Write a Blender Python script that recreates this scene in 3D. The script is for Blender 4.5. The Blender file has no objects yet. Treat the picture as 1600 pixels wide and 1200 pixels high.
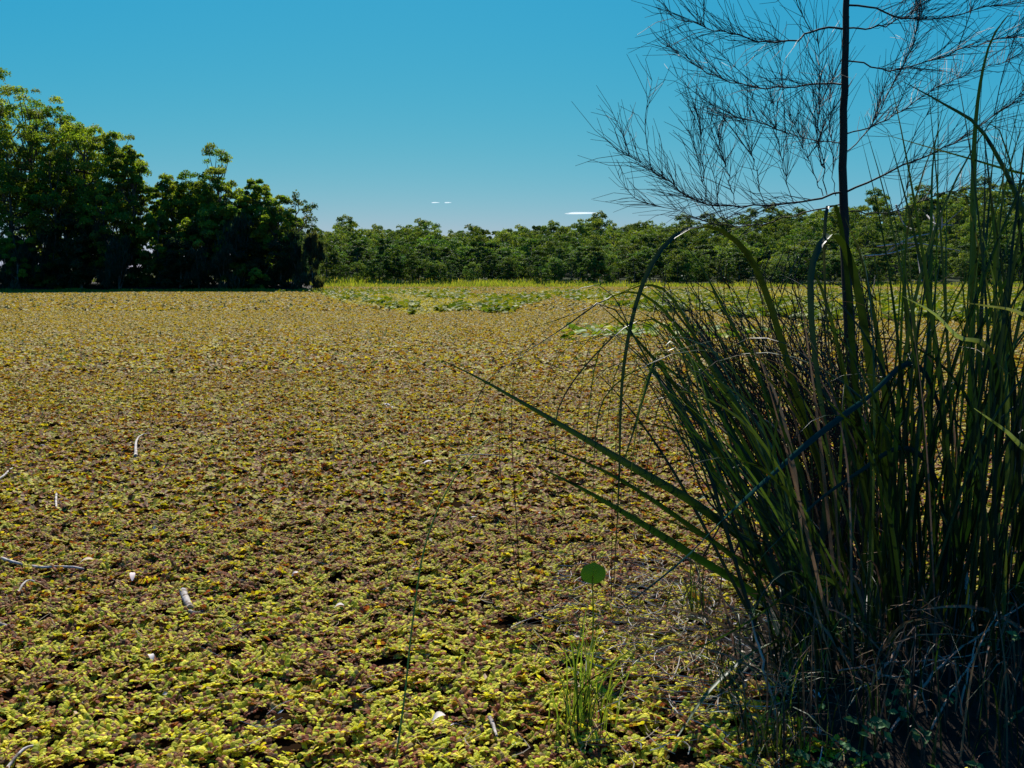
import bpy, math, random
import numpy as np
from mathutils import Vector

# ------------------------------------------------------------------ camera, world, sun, exposure
scene = bpy.context.scene
scene.render.engine = 'CYCLES'
F = 1537.0                      # focal length in pixels of the 1600 wide photograph
CAMZ = 1.7
PITCH = math.atan(168 / F)
cam_d = bpy.data.cameras.new('camera')
cam_d.sensor_width = 36.0
cam_d.lens = 36.0 * F / 1600.0
cam_d.clip_start = 0.05
cam_d.clip_end = 12000
cam = bpy.data.objects.new('camera', cam_d)
scene.collection.objects.link(cam)
cam.location = (0, 0, CAMZ)
cam.rotation_euler = (math.pi / 2 - PITCH, 0, 0)
scene.camera = cam

SUN_EL, SUN_AZ = math.radians(45), math.radians(-6)     # azimuth from +Y, positive to the right
sun_dir = Vector((math.sin(SUN_AZ) * math.cos(SUN_EL), math.cos(SUN_AZ) * math.cos(SUN_EL), math.sin(SUN_EL)))
world = bpy.data.worlds.new('World')
scene.world = world
world.use_nodes = True
wn, wl = world.node_tree.nodes, world.node_tree.links
wn.clear()
w_out = wn.new('ShaderNodeOutputWorld')
w_bg = wn.new('ShaderNodeBackground')
w_sky = wn.new('ShaderNodeTexSky')
w_sky.sky_type = 'NISHITA'
w_sky.sun_disc = False
w_sky.sun_elevation = SUN_EL
w_sky.sun_rotation = SUN_AZ
w_sky.air_density = 1.0
w_sky.dust_density = 0.3
w_sky.ozone_density = 2.0
# the photograph's deep teal sky: each channel of the Nishita sky gets its own contrast
SKY_STRENGTH, EXPOSURE = 0.055, 0.85
K = SKY_STRENGTH * 2 ** EXPOSURE
w_sep = wn.new('ShaderNodeSeparateColor'); w_com = wn.new('ShaderNodeCombineColor')
wl.new(w_sky.outputs[0], w_sep.inputs[0])
for ch, (gam, amp) in enumerate(((2.48, 0.42), (0.56, 0.51), (0.0, 0.61))):
    m1 = wn.new('ShaderNodeMath'); m1.operation = 'MULTIPLY'; m1.inputs[1].default_value = K
    m2 = wn.new('ShaderNodeMath'); m2.operation = 'POWER'; m2.inputs[1].default_value = gam
    m3 = wn.new('ShaderNodeMath'); m3.operation = 'MULTIPLY'; m3.inputs[1].default_value = amp / K
    wl.new(w_sep.outputs[ch], m1.inputs[0]); wl.new(m1.outputs[0], m2.inputs[0]); wl.new(m2.outputs[0], m3.inputs[0])
    wl.new(m3.outputs[0], w_com.inputs[ch])
wl.new(w_com.outputs[0], w_bg.inputs[0])
w_bg.inputs[1].default_value = SKY_STRENGTH
wl.new(w_bg.outputs[0], w_out.inputs[0])

sun_l = bpy.data.lights.new('sun', 'SUN')
sun_l.energy = 5.0
sun_l.angle = math.radians(0.5)
sun_l.color = (1.0, 0.95, 0.86)
sun = bpy.data.objects.new('sun', sun_l)
scene.collection.objects.link(sun)
sun.location = (0, 0, 60)
sun.rotation_euler = sun_dir.to_track_quat('Z', 'Y').to_euler()

scene.view_settings.view_transform = 'Standard'
scene.view_settings.look = 'None'
scene.view_settings.exposure = EXPOSURE
scene.view_settings.gamma = 1.0

rng = np.random.default_rng(7)
random.seed(7)
COL = scene.collection

# ------------------------------------------------------------------ helpers
cp, sp = math.cos(PITCH), math.sin(PITCH)
def ray(px, py):
    u, v = (px - 800) / F, (600 - py) / F
    return np.array([u, cp + v * sp, -sp + v * cp])
def at(px, py, Y):
    d = ray(px, py)
    t = Y / d[1]
    return np.array([0, 0, CAMZ]) + d * t
def on(px, py, z=0.0):
    d = ray(px, py)
    t = (z - CAMZ) / d[2]
    return np.array([0, 0, CAMZ]) + d * t

def tag(o, label=None, cat=None, group=None, kind=None):
    if label: o['label'] = label
    if cat: o['category'] = cat
    if group: o['group'] = group
    if kind: o['kind'] = kind
    return o
def empty(name, loc, label, cat, group=None):
    o = bpy.data.objects.new(name, None)
    o.empty_display_size = 0.2
    COL.objects.link(o)
    o.location = loc
    return tag(o, label, cat, group)

class MB:
    """collects quads (with a colour per vertex and a material slot per face) for ONE mesh object"""
    def __init__(self):
        self.V, self.Fc, self.C, self.M, self.n = [], [], [], [], 0
    def add(self, V, Fq, C=(1, 1, 1), m=0):
        V = np.asarray(V, float).reshape(-1, 3)
        Fq = np.asarray(Fq, int).reshape(-1, 4)
        C = np.asarray(C, float)
        if C.ndim == 1: C = np.broadcast_to(C, (len(V), 3))
        self.V.append(V); self.Fc.append(Fq + self.n); self.C.append(C)
        self.M.append(np.full(len(Fq), m)); self.n += len(V)
        return self
    def arrays(self):
        return np.concatenate(self.V), np.concatenate(self.Fc), np.concatenate(self.C), np.concatenate(self.M)
    def mesh(self, name, mats, origin=(0, 0, 0), smooth=False):
        V, Fq, C, M = self.arrays()
        V = V - np.asarray(origin, float)
        me = bpy.data.meshes.new(name)
        me.vertices.add(len(V)); me.vertices.foreach_set('co', V.astype(np.float32).ravel())
        me.loops.add(len(Fq) * 4); me.loops.foreach_set('vertex_index', Fq.astype(np.int32).ravel())
        me.polygons.add(len(Fq))
        me.polygons.foreach_set('loop_start', np.arange(0, len(Fq) * 4, 4, dtype=np.int32))
        me.polygons.foreach_set('material_index', M.astype(np.int32))
        me.polygons.foreach_set('use_smooth', np.full(len(Fq), smooth, dtype=bool))
        a = me.color_attributes.new('tint', 'FLOAT_COLOR', 'POINT')
        a.data.foreach_set('color', np.concatenate([C, np.ones((len(C), 1))], 1).astype(np.float32).ravel())
        for m in (mats if isinstance(mats, (list, tuple)) else [mats]): me.materials.append(m)
        me.update(calc_edges=True)
        return me
    def build(self, name, mats, parent=None, origin=None, smooth=False):
        if origin is None:
            origin = np.array(parent.location) if parent is not None and parent.parent is None else np.zeros(3)
            if parent is not None and parent.parent is not None: origin = np.array(parent.parent.location) + np.array(parent.location)
            o = bpy.data.objects.new(name, self.mesh(name, mats, origin, smooth))
            if parent is None: o.location = origin
        else:
            o = bpy.data.objects.new(name, self.mesh(name, mats, origin, smooth))
            o.location = origin
        COL.objects.link(o)
        if parent is not None: o.parent = parent
        return o

def catmull(P, n):
    P = np.asarray(P, float)
    Q = np.vstack([2 * P[0] - P[1], P, 2 * P[-1] - P[-2]])
    seg = len(P) - 1
    L = np.linalg.norm(np.diff(P, axis=0), axis=1); cum = np.concatenate([[0], np.cumsum(L)])
    out = []
    for s in np.linspace(0, cum[-1], n):
        i = min(np.searchsorted(cum, s, 'right') - 1, seg - 1); i = max(i, 0)
        t = (s - cum[i]) / max(L[i], 1e-9)
        p0, p1, p2, p3 = Q[i], Q[i + 1], Q[i + 2], Q[i + 3]
        out.append(0.5 * ((2 * p1) + (-p0 + p2) * t + (2 * p0 - 5 * p1 + 4 * p2 - p3) * t * t + (-p0 + 3 * p1 - 3 * p2 + p3) * t ** 3))
    return np.array(out)
def norm(a): return a / np.maximum(np.linalg.norm(a, axis=-1, keepdims=True), 1e-9)
def frames(P):
    T = np.gradient(P, axis=0); T = norm(T)
    ref = np.array([0.3, 0.9, 0.2]) if abs(T[:, 1]).mean() < 0.8 else np.array([1.0, 0, 0.1])
    A = norm(np.cross(T, ref)); B = np.cross(T, A)
    return T, A, B
def tube(P, R, sides=6):
    P = np.asarray(P, float); n = len(P)
    R = np.broadcast_to(np.asarray(R, float), (n,))
    T, A, B = frames(P)
    th = np.linspace(0, 2 * math.pi, sides, endpoint=False)
    V = P[:, None] + R[:, None, None] * (np.cos(th)[None, :, None] * A[:, None] + np.sin(th)[None, :, None] * B[:, None])
    i = np.arange(n - 1)[:, None] * sides; j = np.arange(sides)[None]
    k = (j + 1) % sides
    Fq = np.stack([i + j, i + k, i + sides + k, i + sides + j], -1).reshape(-1, 4)
    V = V.reshape(-1, 3)
    if sides == 4:
        Fq = np.vstack([Fq, [[0, 1, 2, 3]], [[(n - 1) * 4 + q for q in (0, 3, 2, 1)]]])
    if sides == 6:
        e = (n - 1) * 6
        Fq = np.vstack([Fq, [[0, 1, 2, 3], [0, 3, 4, 5], [e, e + 3, e + 2, e + 1], [e, e + 5, e + 4, e + 3]]])
    return V, Fq
def ribbon(P, W, side, fold=0.25):
    """a folded leaf blade: three vertices per station"""
    P = np.asarray(P, float); n = len(P)
    T, _, _ = frames(P)
    side = np.broadcast_to(np.asarray(side, float), (n, 3))
    S = norm(side - (side * T).sum(1, keepdims=True) * T)
    N = np.cross(T, S)
    W = np.asarray(W, float)[:, None]
    V = np.stack([P - S * W / 2 + N * W * fold, P, P + S * W / 2 + N * W * fold], 1).reshape(-1, 3)
    i = np.arange(n - 1) * 3
    Fq = np.concatenate([np.stack([i, i + 1, i + 4, i + 3], 1), np.stack([i + 1, i + 2, i + 5, i + 4], 1)])
    return V, Fq
def kites(C, D, N, L, W):
    """leaf sized kites at C, pointing along D, facing N"""
    D = norm(D); S = norm(np.cross(D, N)); L = np.asarray(L)[:, None]; W = np.asarray(W)[:, None]
    N2 = np.cross(S, D)
    V = np.stack([C - D * L * .5, C + S * W * .5 + N2 * W * .12, C + D * L * .5, C - S * W * .5 + N2 * W * .12], 1)
    return V.reshape(-1, 3), np.arange(len(C) * 4).reshape(-1, 4)
def rdir(n, g=rng):
    return norm(g.normal(size=(n, 3)))
def vnoise(x, y, scale, seed):
    g = np.random.default_rng(seed).random((256, 256))
    a, b = np.asarray(x) / scale + 1000.37, np.asarray(y) / scale + 1000.71
    i, j = np.floor(a).astype(int), np.floor(b).astype(int)
    u, v = a - i, b - j
    u, v = u * u * (3 - 2 * u), v * v * (3 - 2 * v)
    G = lambda p, q: g[p % 256, q % 256]
    return (G(i, j) * (1 - u) + G(i + 1, j) * u) * (1 - v) + (G(i, j + 1) * (1 - u) + G(i + 1, j + 1) * u) * v

# ------------------------------------------------------------------ materials
def mat(name, base=(1, 1, 1), rough=0.6, use_tint=False, transl=0.0, tcol=None, spec=0.4, noise=None, bump=None, rand=0.0, coat=0.0):
    m = bpy.data.materials.new(name); m.use_nodes = True
    n, l = m.node_tree.nodes, m.node_tree.links
    n.clear()
    out = n.new('ShaderNodeOutputMaterial')
    p = n.new('ShaderNodeBsdfPrincipled')
    p.inputs['Roughness'].default_value = rough
    p.inputs['Specular IOR Level'].default_value = spec
    p.inputs['Coat Weight'].default_value = coat
    rgb = n.new('ShaderNodeRGB'); rgb.outputs[0].default_value = (*base, 1)
    c = rgb.outputs[0]
    if use_tint:
        a = n.new('ShaderNodeAttribute'); a.attribute_name = 'tint'
        x = n.new('ShaderNodeMix'); x.data_type = 'RGBA'; x.blend_type = 'MULTIPLY'; x.inputs[0].default_value = 1
        l.new(c, x.inputs[6]); l.new(a.outputs['Color'], x.inputs[7]); c = x.outputs[2]
    if noise:                                        # (scale, dark colour, stretch, low, high)
        tc = n.new('ShaderNodeTexCoord')
        mp = n.new('ShaderNodeMapping'); mp.inputs['Scale'].default_value = noise[2]
        l.new(tc.outputs['Object'], mp.inputs[0])
        t = n.new('ShaderNodeTexNoise'); t.inputs['Scale'].default_value = noise[0]; t.inputs['Detail'].default_value = 5
        l.new(mp.outputs[0], t.inputs['Vector'])
        r = n.new('ShaderNodeMapRange'); r.inputs[1].default_value = noise[3]; r.inputs[2].default_value = noise[4]
        l.new(t.outputs[0], r.inputs[0])
        x = n.new('ShaderNodeMix'); x.data_type = 'RGBA'
        l.new(r.outputs[0], x.inputs[0]); l.new(c, x.inputs[6]); x.inputs[7].default_value = (*noise[1], 1); c = x.outputs[2]
        if bump:
            b = n.new('ShaderNodeBump'); b.inputs['Strength'].default_value = bump[0]; b.inputs['Distance'].default_value = bump[1]
            l.new(t.outputs[0], b.inputs['Height']); l.new(b.outputs[0], p.inputs['Normal'])
    if rand:
        oi = n.new('ShaderNodeObjectInfo')
        h = n.new('ShaderNodeHueSaturation')
        r1 = n.new('ShaderNodeMapRange'); r1.inputs[3].default_value = 1 - rand; r1.inputs[4].default_value = 1 + rand
        l.new(oi.outputs['Random'], r1.inputs[0]); l.new(r1.outputs[0], h.inputs['Value'])
        mm = n.new('ShaderNodeMath'); mm.operation = 'MULTIPLY'; mm.inputs[1].default_value = 7.31
        fr = n.new('ShaderNodeMath'); fr.operation = 'FRACT'
        l.new(oi.outputs['Random'], mm.inputs[0]); l.new(mm.outputs[0], fr.inputs[0])
        r2 = n.new('ShaderNodeMapRange'); r2.inputs[3].default_value = 0.5 - rand * .06; r2.inputs[4].default_value = 0.5 + rand * .06
        l.new(fr.outputs[0], r2.inputs[0]); l.new(r2.outputs[0], h.inputs['Hue'])
        l.new(c, h.inputs['Color']); c = h.outputs[0]
    l.new(c, p.inputs['Base Color'])
    sh = p.outputs[0]
    if transl:
        t = n.new('ShaderNodeBsdfTranslucent')
        if tcol:
            x = n.new('ShaderNodeMix'); x.data_type = 'RGBA'; x.blend_type = 'MULTIPLY'; x.inputs[0].default_value = 1
            l.new(c, x.inputs[6]); x.inputs[7].default_value = (*tcol, 1); l.new(x.outputs[2], t.inputs[0])
        else: l.new(c, t.inputs[0])
        mx = n.new('ShaderNodeMixShader'); mx.inputs[0].default_value = transl
        l.new(sh, mx.inputs[1]); l.new(t.outputs[0], mx.inputs[2]); sh = mx.outputs[0]
    l.new(sh, out.inputs[0])
    return m

M_salv = mat('salvinia_leaf', (1, 1, 1), 0.65, True, 0.35, (1.25, 1.15, 0.6), 0.16)
M_water = mat('pond_water', (0.006, 0.005, 0.004), 0.6, spec=0.0, noise=(9, (0.014, 0.008, 0.004), (1, 1, 1), 0.28, 0.36), bump=(0.6, 0.02))
M_soil = mat('dark_soil', (0.014, 0.010, 0.007), 0.9, noise=(14, (0.035, 0.023, 0.014), (1, 1, 1), 0.4, 0.7), bump=(0.8, 0.03), spec=0.1)
M_hill = mat('forest_floor', (0.018, 0.026, 0.010), 0.95, noise=(0.3, (0.035, 0.04, 0.016), (1, 1, 1), 0.4, 0.7), spec=0.05)
M_gum = mat('gum_leaves', (1, 1, 1), 0.55, True, 0.55, (1.45, 1.75, 0.45), 0.15)
M_far = mat('far_leaves', (1, 1, 1), 0.65, True, 0.34, (1.6, 1.6, 0.45), 0.12, rand=0.4)
M_bark = mat('gum_bark', (0.16, 0.13, 0.10), 0.85, noise=(3, (0.05, 0.04, 0.03), (1, 1, .25), 0.4, 0.65), spec=0.1)
M_blade = mat('sedge_blade', (0.009, 0.026, 0.006), 0.44, True, transl=0.20, tcol=(1.9, 1.6, 0.35), spec=0.22, rand=0.55,
              noise=(3.0, (0.008, 0.022, 0.007), (1, 1, 1), 0.4, 0.65))
M_blade_skysheen = mat('sky_sheen_blade', (0.010, 0.034, 0.027), 0.85, spec=0.0, rand=0.2)  # sky reflection painted in as a blue base colour
M_stalk = mat('dry_stalk', (0.38, 0.27, 0.20), 0.8, noise=(10, (0.20, 0.12, 0.08), (1, 1, .3), 0.45, 0.7), spec=0.15)
M_blade_pale = mat('pale_blade', (0.045, 0.085, 0.016), 0.42, transl=0.2, tcol=(1.5, 1.3, 0.5), rand=0.25)
M_blade_dead = mat('dead_blade', (0.21, 0.13, 0.075), 0.8, transl=0.15, noise=(8, (0.07, 0.045, 0.03), (1, 1, .3), 0.4, 0.65), rand=0.3, spec=0.2)
M_twig = mat('dark_twig', (0.022, 0.017, 0.014), 0.75, noise=(20, (0.045, 0.03, 0.022), (1, 1, .3), 0.4, 0.7), spec=0.15)
M_needle = mat('sheoak_needle', (0.024, 0.034, 0.026), 0.6, spec=0.2, noise=(3, (0.035, 0.03, 0.024), (1, 1, 1), 0.4, 0.6))
M_leafy = mat('vine_leaf', (0.04, 0.11, 0.03), 0.6, spec=0.2, transl=0.2, tcol=(1.3, 1.3, 0.5), rand=0.3)
M_grass = mat('green_grass', (0.17, 0.25, 0.025), 0.5, transl=0.35, tcol=(1.3, 1.2, 0.6), rand=0.3)
M_stick = mat('bleached_wood', (0.42, 0.37, 0.33), 0.8, noise=(26, (0.11, 0.08, 0.06), (1, 1, 1), 0.45, 0.68), bump=(0.5, 0.004), spec=0.15)
M_litter = mat('dry_litter', (1, 1, 1), 0.8, True, spec=0.15)
M_pad = mat('lily_pad', (1, 1, 1), 0.6, True, 0.3, (1.2, 1.2, 0.4), 0.08)
M_bankgrass = mat('bank_grass', (1, 1, 1), 0.6, True, 0.4, (1.2, 1.15, 0.7), 0.2)
M_round = mat('round_leaf', (0.022, 0.080, 0.009), 0.5, spec=0.2, transl=0.14, tcol=(1.6, 1.5, 0.5), noise=(40, (0.02, 0.075, 0.012), (1, 1, 1), 0.4, 0.6))
M_cloud = mat('cloud', (0.97, 0.97, 0.97), 1.0, transl=0.95, spec=0.0)
_n, _l = M_cloud.node_tree.nodes, M_cloud.node_tree.links
_o = [x for x in _n if x.type == 'OUTPUT_MATERIAL'][0]; _src = _o.inputs[0].links[0].from_socket
_t = _n.new('ShaderNodeBsdfTransparent'); _m = _n.new('ShaderNodeMixShader'); _m.inputs[0].default_value = 0.80
_l.new(_src, _m.inputs[1]); _l.new(_t.outputs[0], _m.inputs[2]); _l.new(_m.outputs[0], _o.inputs[0])

# ------------------------------------------------------------------ setting: ground, water, banks, hill
def sheet(name, xs, ys, hf, m, smooth=True):
    X, Y = np.meshgrid(xs, ys)
    V = np.stack([X, Y, hf(X, Y)], -1).reshape(-1, 3)
    nx = len(xs); i = np.arange(len(ys) - 1)[:, None] * nx; j = np.arange(nx - 1)[None]
    Fq = np.stack([i + j, i + j + 1, i + nx + j + 1, i + nx + j], -1).reshape(-1, 4)
    o = MB().add(V, Fq).build(name, m, smooth=smooth)
    o['kind'] = 'structure'
    return o
sheet('ground', np.linspace(-4000, 4000, 21), np.linspace(-4000, 5000, 23), lambda x, y: np.full_like(x, -0.4), M_hill)
sheet('water', np.linspace(-260, 300, 57), np.linspace(-12, 240, 64), lambda x, y: np.zeros_like(x), M_water)
def smooth01(t): t = np.clip(t, 0, 1); return t * t * (3 - 2 * t)
FAR_Y = 172.0
def hill_h(x, y):
    ridge = np.interp(x, [-200, -64, 20, 60, 90, 172, 260], [3.0, 3.6, 4.8, 6.4, 9.5, 19.0, 25])
    fy = FAR_Y + 2.5 * np.sin(x * 0.05)
    return np.clip((y - fy) * 0.15, -0.3, 0.6) + ridge * smooth01((y - fy - 8) / 140) + (vnoise(x, y, 30, 3) - .5) * 3 * smooth01((y - fy - 10) / 60)
sheet('hill', np.linspace(-300, 380, 86), np.linspace(168, 470, 60), hill_h, M_hill)
LEFT_Y = 112.0
def shore_h(x, y):
    d = np.minimum((y - LEFT_Y - 0.6 * np.sin(x * .35)), (-0.199 * y + 0.3 - x + 0.5 * np.sin(y * .3)) * 1.0)
    return np.clip(d * 0.25, -0.35, 0.8)
sheet('shore', np.linspace(-140, -16, 90), np.linspace(109, 200, 70), shore_h, M_soil)
def bank_h(x, y):
    d = 1.0 - np.hypot((x - 2.2) / 1.35, (y - 4.0) / 1.25)
    d2 = 0.8 - (y + 0.3 - 0.3 * np.sin(x * 1.7)) / 1.5
    h = np.maximum(d * 0.28, d2 * 0.22)
    return np.clip(h + (vnoise(x, y, .22, 5) - .5) * .06, -0.2, 0.3)
sheet('bank', np.linspace(-6, 8, 141), np.linspace(-6, 6.4, 125), bank_h, M_soil)

# ------------------------------------------------------------------ floating weed mat (stuff)
def salv_template(g, lod):
    V, Fq, leaf = [], [], []
    nn = int(g.integers(4, 8)) if lod < 2 else 3
    bend = g.normal() * 0.5
    step = 0.017 if lod < 2 else 0.03
    x = y = 0.0; a = 0.0; k = 0; n = 0
    for i in range(nn):
        a += bend / nn
        x += math.cos(a) * step; y += math.sin(a) * step
        for s in (1, -1):
            el = math.radians(g.uniform(30, 78)); L = g.uniform(0.017, 0.029); w = g.uniform(0.0095, 0.0145)
            if lod >= 2: L *= 1.5; w *= 1.5
            if lod == 0: vs, us = np.array([0.05, 0.38, 0.75, 1.0]), np.array([-1, 0, 1.0])
            else: vs, us = np.array([0.0, 1.0]), np.array([-1, 1.0])
            P = []
            for v in vs:
                sh = (0.55 + 1.25 * v - 1.15 * v * v) if lod == 0 else 0.9
                e2 = el - v * v * 1.0
                out = v * L * math.cos(e2 * 0.8 + 0.15); up = L * (math.sin(el) * v - 0.42 * v * v * v)
                for u in us:
                    lx = u * w * sh; z = up * 1.25 - 0.28 * w * u * u * v + 0.004
                    px = x + math.cos(a) * lx - math.sin(a) * s * out
                    py = y + math.sin(a) * lx + math.cos(a) * s * out
                    P.append((px, py, z))
            nu = len(us)
            for q in range(len(vs) - 1):
                for r in range(nu - 1):
                    Fq.append([n + q * nu + r, n + q * nu + r + 1, n + (q + 1) * nu + r + 1, n + (q + 1) * nu + r])
            V += P; leaf += [k] * len(P); n += len(P); k += 1
    V = np.array(V); V[:, :2] -= V[:, :2].mean(0)
    return V, np.array(Fq), np.array(leaf), k

def lily_mask(px, py):
    e = 6 * np.sin(px * .05) + 5 * np.sin(px * .021 + 1)
    left = (px > 430) & (px < 860) & (py > 452) & (py < np.interp(px, [430, 500, 540, 640, 800, 860], [458, 461, 472, 488, 489, 468]) + e * .35)
    right = (px > 860) & (py > 452) & (py < np.interp(px, [860, 900, 1000, 1300, 1700], [462, 466, 486, 500, 505]) + e * .4)
    return left | right
PAL = np.array([[0.37, 0.35, 0.018], [0.52, 0.44, 0.040], [0.24, 0.26, 0.016], [0.22, 0.085, 0.030],
                [0.20, 0.050, 0.020], [0.34, 0.24, 0.09], [0.28, 0.18, 0.025], [0.10, 0.05, 0.022]])
def salv_colours(g, X, Y, nleaf):
    n = len(X)
    dist = np.hypot(X, Y)
    b = 0.55 * vnoise(X, Y, 0.35, 11) + 0.45 * vnoise(X, Y, 1.3, 12)
    fore = np.clip((6.5 - dist) / 3.0, 0, 1)                   # younger, greener plants near the bank
    far = np.clip((dist - 9) / 25, 0, 1)
    green = np.clip(0.40 + (b - 0.5) * 1.1 + 0.40 * fore, 0.06, 0.95)
    u = g.random((n, 1)); plant_green = (u < green[:, None])
    r = g.random((n, nleaf))
    cg = np.select([r < .42, r < .62, r < .84, r < .93], [0, 1, 2, 6], 3)
    cb = np.select([r < .34, r < .56, r < .70, r < .84], [3, 4, 5, 6], 7)
    plant_green = plant_green ^ (g.random((n, nleaf)) < .22)
    idx = np.where(plant_green, cg, cb)
    C = PAL[idx] * g.uniform(0.6, 1.25, (n, nleaf, 1)) * np.array([1.10, 1.08, 0.95])
    C = C * (1 + 0.42 * fore[:, None, None] * plant_green[..., None] * np.array([0.85, 1.0, 1.0]))
    tan = np.array([0.31, 0.235, 0.035])
    C = C * (1 - 0.6 * far[:, None, None]) + tan * 0.6 * far[:, None, None]
    px = 800 + F * X / Y; py = 432 + CAMZ * F / Y
    lm = (lily_mask(px, py) & (vnoise(px, py, 30, 61) > .25))[:, None, None] * 0.75
    C = C * (1 - lm) + np.array([0.36, 0.33, 0.03]) * lm
    return C
def mat_ok(X, Y):
    inside = (bank_h(X, Y) < 0.035) & (Y < FAR_Y - 12)
    return inside & ~((shore_h(X, Y) > -0.1) & (Y > 108) & (X < -17) & (Y < 150))
weed = MB()
g = np.random.default_rng(21)
for (d0, d1, dens, lod, sc, wide) in ((2.6, 6.8, 860, 0, 0.78, 1.25), (6.8, 17.0, 560, 1, 0.82, 1.15), (17.0, 48.0, 110, 2, 1.05, 1.1), (48.0, 165.0, 11.0, 2, 2.1, 1.06)):
    hw = 0.5206 * wide
    area = hw * (d1 ** 2 - d0 ** 2)
    n = int(area * dens)
    Y = np.sqrt(g.random(n) * (d1 ** 2 - d0 ** 2) + d0 ** 2); X = (g.random(n) * 2 - 1) * hw * Y
    gap = vnoise(X, Y, 0.16, 31) * 0.6 + vnoise(X, Y, 0.5, 32) * 0.4
    ok = mat_ok(X, Y) & (gap > (0.12 if lod < 2 else 0.0))
    X, Y = X[ok], Y[ok]; n = len(X)
    nv = 14; var = g.integers(0, nv, n)
    for k in range(nv):
        V, Fq, leaf, nl = salv_template(g, lod)
        s = np.where(var == k)[0]
        a = g.random(len(s)) * 2 * math.pi; S = sc * g.uniform(0.8, 1.2, len(s))
        ca, sa = np.cos(a), np.sin(a)
        tx, ty = g.normal(size=len(s)) * .28, g.normal(size=len(s)) * .28
        W = np.empty((len(s), len(V), 3))
        W[..., 0] = V[None, :, 0] * ca[:, None] - V[None, :, 1] * sa[:, None]
        W[..., 1] = V[None, :, 0] * sa[:, None] + V[None, :, 1] * ca[:, None]
        W[..., 2] = V[None, :, 2] + W[..., 0] * tx[:, None] + W[..., 1] * ty[:, None]
        W *= S[:, None, None]
        hump = 0.028 * vnoise(X[s], Y[s], 0.20, 33) + 0.062 * vnoise(X[s], Y[s], 0.060, 34) + g.uniform(-.012, .014, len(s)) - 0.034
        W[..., 0] += X[s][:, None]; W[..., 1] += Y[s][:, None]; W[..., 2] += hump[:, None]
        C = salv_colours(g, X[s], Y[s], nl)[:, leaf]
        FF = (Fq[None] + (np.arange(len(s)) * len(V))[:, None, None]).reshape(-1, 4)
        weed.add(W.reshape(-1, 3), FF, C.reshape(-1, 3))
o = weed.build('floating_weed', M_salv, smooth=False)
tag(o, 'yellow green and brown floating water fern matted over the lagoon', 'floating weed', kind='stuff')

# fine dry straws and leaf scraps lying on the mat (uncountable)
lit = MB()
n = 2600
Y = np.sqrt(g.random(n) * (14 ** 2 - 3 ** 2) + 9); X = (g.random(n) * 2 - 1) * .6 * Y
extra = 800
X = np.concatenate([X, g.normal(0.75, .32, extra)]); Y = np.concatenate([Y, g.normal(4.6, .75, extra)])
for i in range(len(X)):
    L = g.uniform(.03, .17) * (1.0 if i < 2600 else 1.6); a = g.random() * 6.28; d = np.array([math.cos(a), math.sin(a), 0]); e = np.array([-d[1], d[0], 0])
    c = np.array([X[i], Y[i], max(0.028, bank_h(X[i:i+1], Y[i:i+1])[0] + .02) + g.uniform(0, .02) + (0 if i < 2600 else .022)])
    b = g.normal() * .25 * L
    P = np.array([c - d * L / 2 + [0, 0, g.normal() * .008], c + e * b, c + d * L / 2 + [0, 0, g.uniform(-.01, .02)]])
    P = catmull(P, 5)
    tone = random.choice([(.36, .29, .2), (.26, .16, .1), (.42, .38, .33), (.3, .21, .1), (.2, .1, .06)])
    V, Fq = tube(P, np.array([.0009, .0012, .0012, .0011, .0006]) * (1.0 if i < 2600 else 1.7), 4)
    lit.add(V, Fq, tone)
nf = 420
Yf = np.sqrt(g.random(nf) * (12 ** 2 - 3.2 ** 2) + 10.2); Xf = (g.random(nf) * 2 - 1) * .6 * Yf
Xf = np.concatenate([Xf, g.normal(.95, .3, 240)]); Yf = np.concatenate([Yf, g.normal(4.5, .6, 240)])
Cc = np.stack([Xf, Yf, np.maximum(.032, bank_h(Xf, Yf) + .02) + g.uniform(0, .015, len(Xf))], 1)
N = norm(np.stack([g.normal(size=len(Xf)) * .35, g.normal(size=len(Xf)) * .35, np.ones(len(Xf))], 1))
D = np.cross(N, rdir(len(Xf), g))
V, Fq = kites(Cc, D, N, g.uniform(.02, .06, len(Xf)), g.uniform(.008, .02, len(Xf)))
tones = np.array([(.5, .45, .4), (.34, .24, .15), (.22, .12, .07), (.42, .36, .28)])[g.integers(0, 4, len(Xf))]
lit.add(V, Fq, np.repeat(tones, 4, 0))
o = lit.build('dry_litter', M_litter)
tag(o, 'dry straws and leaf scraps strewn over the weed mat', 'litter', kind='stuff')

# ------------------------------------------------------------------ water lilies
PADC = np.array([(.07, .12, .012), (.13, .17, .016), (.20, .21, .022), (.06, .10, .016), (.22, .20, .03)])
def pad_mesh(mb, c, r, g, tone):
    a0 = g.random() * 6.28
    th = a0 + np.linspace(0.18, 6.1, 9)
    t1, t2 = g.normal() * .3, g.normal() * .3 - .12
    def P(rr, t): 
        x, y = rr * np.cos(t), rr * np.sin(t)
        return np.stack([x, y, x * t1 + y * t2 + 0.22 * rr * rr / r * np.abs(np.cos(t * 1.5 + a0))], -1)
    R = np.full(9, r); I = np.full(9, r * .08)
    V = np.concatenate([P(I, th), P(R, th)]) + c
    i = np.arange(8)
    mb.add(V, np.stack([i, i + 1, i + 10, i + 9], 1), tone)
lil = MB()
n = 120000
PX = g.uniform(420, 1720, n); PY = 452 + 58 * g.random(n) ** 0.9
ok = lily_mask(PX, PY)
cl = vnoise(PX, PY, 26, 41) * .5 + vnoise(PX * .3, PY * 2.0, 14, 42) * .5
ok &= cl > 0.40
PX, PY = PX[ok][:14000], PY[ok][:14000]
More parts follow.
